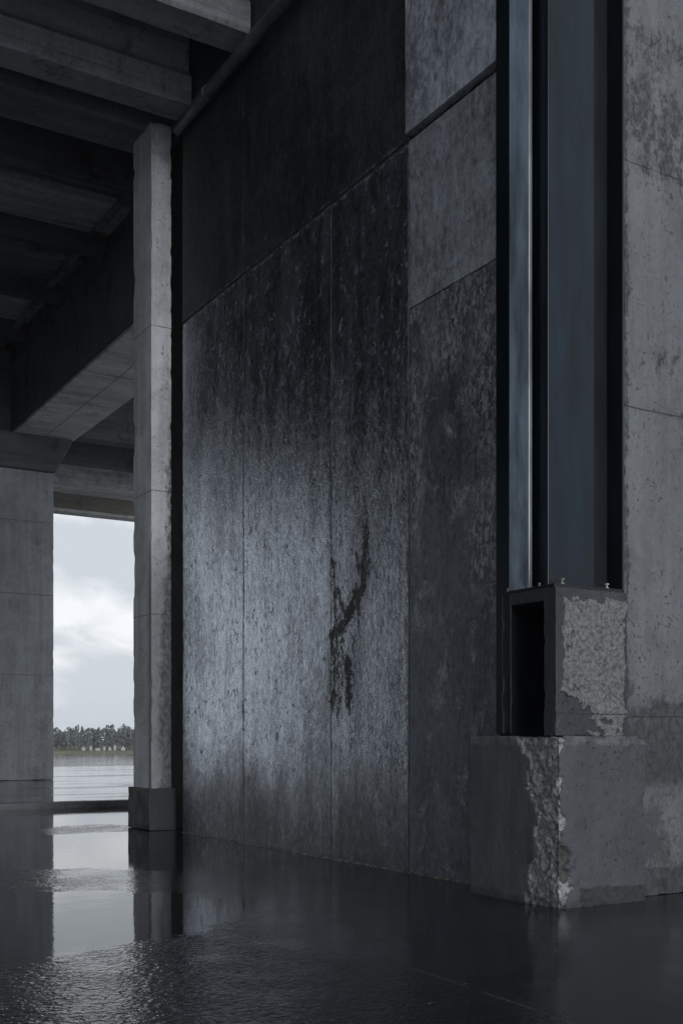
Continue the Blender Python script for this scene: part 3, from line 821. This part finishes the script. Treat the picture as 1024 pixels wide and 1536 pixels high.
ub = thing('upper_block', (7.2, 7.9, 1.53), 'smaller dark block with deep side niche, carrying the steel column', 'block')
UX0, UX1, UY0, UY1, UZ0, UZ1 = 6.77, 7.655, 7.55, 8.31, 1.532, 2.87
NY0, NY1, NZ1 = 7.715, 8.175, 2.755
mesh_obj('front_body', worn_box(UX0, UX1, UY0, NY0, UZ0, UZ1, res=.0105, rad=.012, amp=.003, chip=.014, chipscale=7, seed=4, fx=patch_upper), M['upper'], ub, smooth=True)
mesh_obj('jamb', worn_box(UX0, UX1 - .03, NY1, UY1, UZ0, UZ1 - .003, res=.03, rad=.01, amp=.002, chip=.012, seed=6), M['steel_dark'], ub, smooth=True)
mesh_obj('lintel', worn_box(UX0 + .006, UX1 - .03, NY0 - .004, NY1 + .004, NZ1, UZ1 - .002, res=.03, rad=.006, amp=.001, chip=.008, seed=7), M['upper'], ub, smooth=True)
mesh_obj('niche_back', box_bm(7.30, UX1 - .03, NY0 - .004, NY1 + .004, UZ0 + .003, NZ1 + .004), M['gap'], ub)

sc = thing('steel_column', (7.2, 7.95, UZ1), 'tall blue-black built-up steel column bolted onto the upper block', 'column')
Z0, Z1 = UZ1 + .035, 14.0
mesh_obj('base_plate', box_bm(6.80, 7.64, 7.60, 8.30, UZ1 + .0, UZ1 + .034, bev=.004), M['steel_dark'], sc)
def plate(name, x0, x1, y0, y1, m, bev=.006):
    return mesh_obj(name, box_bm(x0, x1, y0, y1, Z0, Z1, bev=bev), m, sc)
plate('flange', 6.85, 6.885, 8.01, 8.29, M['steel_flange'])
plate('web', 6.975, 7.15, 8.14, 8.165, M['steel'])
plate('inner_plate', 6.94, 6.97, 7.765, 8.138, M['steel'])
plate('cover_plate', 6.83, 7.395, 7.72, 7.755, M['steel'])
plate('edge_angle', 7.375, 7.415, 7.757, 7.80, M['steel'])
plate('recess_plate', 7.13, 7.70, 7.86, 7.885, M['steel_dark'])
plate('side_flange', 7.700, 7.722, 7.66, 8.0, M['steel_dark'])
plate('closing_plate', 6.93, 7.12, 8.36, 8.40, M['steel_dark'])
mesh_obj('edge_strip', box_bm(7.08, 7.135, 8.42, 8.775, 1.56, 14, bev=.006), M['steel'], sc)
mesh_obj('flange_glint', box_bm(6.848, 6.886, 8.001, 8.008, Z0, Z1, bev=.002), M['steel_glint'], sc)  # thin bright strip standing in for the lit edge
# bolts
for bx, by, s_ in ((6.93, 7.645, 1.0), (7.48, 7.645, .9), (6.815, 7.82, .5), (6.815, 8.05, .5), (6.815, 8.27, .5)):
    bm = bmesh.new()
    zt = UZ1 + .034
    add_tube(bm, [(bx, by, zt), (bx, by, zt + .04 * s_)], .011 * s_, 10)
    add_tube(bm, [(bx, by, zt + .001), (bx, by, zt + .012 * s_)], .026 * s_, 6)
    add_tube(bm, [(bx, by, zt + .04 * s_), (bx, by, zt + .053 * s_)], .028 * s_, 6)
    mesh_obj('bolt', bm, M['bolt'], sc)

# ------------------------------------------------------------------ haze
bm = box_bm(-950, 1350, -650, 1450, -7.0, 19.0)
hm = bpy.data.materials.new('haze_air'); hm.use_nodes = True
t = hm.node_tree; t.nodes.clear()
ho = t.nodes.new('ShaderNodeOutputMaterial'); hv = t.nodes.new('ShaderNodeVolumePrincipled')
hv.inputs['Color'].default_value = (.86, .9, .95, 1); hv.inputs['Density'].default_value = .0002
t.links.new(hv.outputs[0], ho.inputs['Volume'])
HAZE = True
if HAZE:
    tag(mesh_obj('haze', bm, hm), 'thin grey air that fades the far shore', None, None, 'stuff')
else: bm.free()

# ------------------------------------------------------------------ sky and sun
SUN_EL, SUN_AZ = math.radians(14), math.radians(183)       # azimuth clockwise from +Y
w = bpy.data.worlds.new('World'); scene.world = w; w.use_nodes = True
t = w.node_tree; t.nodes.clear()
out = t.nodes.new('ShaderNodeOutputWorld'); bg = t.nodes.new('ShaderNodeBackground')
sky = t.nodes.new('ShaderNodeTexSky'); sky.sky_type = 'NISHITA'; sky.sun_disc = False
sky.sun_elevation = SUN_EL; sky.sun_rotation = SUN_AZ; sky.air_density = 1.2; sky.dust_density = 3.0
tc = t.nodes.new('ShaderNodeTexCoord')
mp = t.nodes.new('ShaderNodeMapping'); mp.inputs['Scale'].default_value = (7, 7, 17); mp.inputs['Location'].default_value = (1.3, 4.1, .35)
nz = t.nodes.new('ShaderNodeTexNoise'); nz.inputs['Scale'].default_value = 1.0; nz.inputs['Detail'].default_value = 7; nz.inputs['Roughness'].default_value = .52; nz.inputs['Distortion'].default_value = .5
t.links.new(tc.outputs['Generated'], mp.inputs[0]); t.links.new(mp.outputs[0], nz.inputs['Vector'])
cr = t.nodes.new('ShaderNodeValToRGB')
cr.color_ramp.elements[0].position = .41; cr.color_ramp.elements[0].color = (6.5, 7.0, 7.6, 1)
cr.color_ramp.elements[1].position = .60; cr.color_ramp.elements[1].color = (9.7, 9.95, 10.3, 1)
t.links.new(nz.outputs['Fac'], cr.inputs[0])
mx = t.nodes.new('ShaderNodeMix'); mx.data_type = 'RGBA'; mx.inputs[0].default_value = .96
t.links.new(sky.outputs[0], mx.inputs[6]); t.links.new(cr.outputs[0], mx.inputs[7])
sep = t.nodes.new('ShaderNodeSeparateXYZ'); t.links.new(tc.outputs['Generated'], sep.inputs[0])
mr = t.nodes.new('ShaderNodeMapRange'); mr.interpolation_type = 'SMOOTHSTEP'
for k_, v_ in enumerate((.22, .7, 1.0, .7)): mr.inputs[k_ + 1].default_value = v_
t.links.new(sep.outputs[2], mr.inputs[0])          # sky dimmed overhead to keep light off the floor, brighter towards the horizon
mg = t.nodes.new('ShaderNodeMix'); mg.data_type = 'RGBA'; mg.blend_type = 'MULTIPLY'; mg.inputs[0].default_value = 1
t.links.new(mx.outputs[2], mg.inputs[6]); t.links.new(mr.outputs[0], mg.inputs[7])
t.links.new(mg.outputs[2], bg.inputs['Color']); bg.inputs['Strength'].default_value = .1
t.links.new(bg.outputs[0], out.inputs['Surface'])

sl = bpy.data.lights.new('sun', 'SUN'); sl.energy = 1.8; sl.angle = math.radians(22); sl.color = (1, .99, .97)
so = bpy.data.objects.new('sun', sl); COL.objects.link(so); so.location = (-10, -20, 40)
d = Vector((math.sin(SUN_AZ) * math.cos(SUN_EL), math.cos(SUN_AZ) * math.cos(SUN_EL), math.sin(SUN_EL)))
so.rotation_euler = d.to_track_quat('Z', 'Y').to_euler()

# ------------------------------------------------------------------ camera
cam = bpy.data.cameras.new('camera'); co = bpy.data.objects.new('camera', cam); COL.objects.link(co)
co.location = (0, 0, 1.5); co.rotation_euler = (math.radians(90), 0, -ang)
cam.sensor_fit = 'HORIZONTAL'; cam.sensor_width = 36; cam.lens = 36 * 1680 / 1024
cam.shift_y = 342 / 1024; cam.clip_start = .05; cam.clip_end = 5000
scene.camera = co

scene.view_settings.view_transform = 'Standard'; scene.view_settings.look = 'None'
scene.view_settings.exposure = 0; scene.view_settings.gamma = 1
scene.cycles.use_denoising = True
scene.cycles.denoising_input_passes = 'RGB_ALBEDO_NORMAL'; scene.cycles.denoising_prefilter = 'NONE'
scene.cycles.max_bounces = 8; scene.cycles.diffuse_bounces = 4; scene.cycles.glossy_bounces = 4; scene.cycles.volume_bounces = 0
scene.cycles.caustics_reflective = True; scene.cycles.caustics_refractive = False
scene.cycles.sample_clamp_indirect = 4
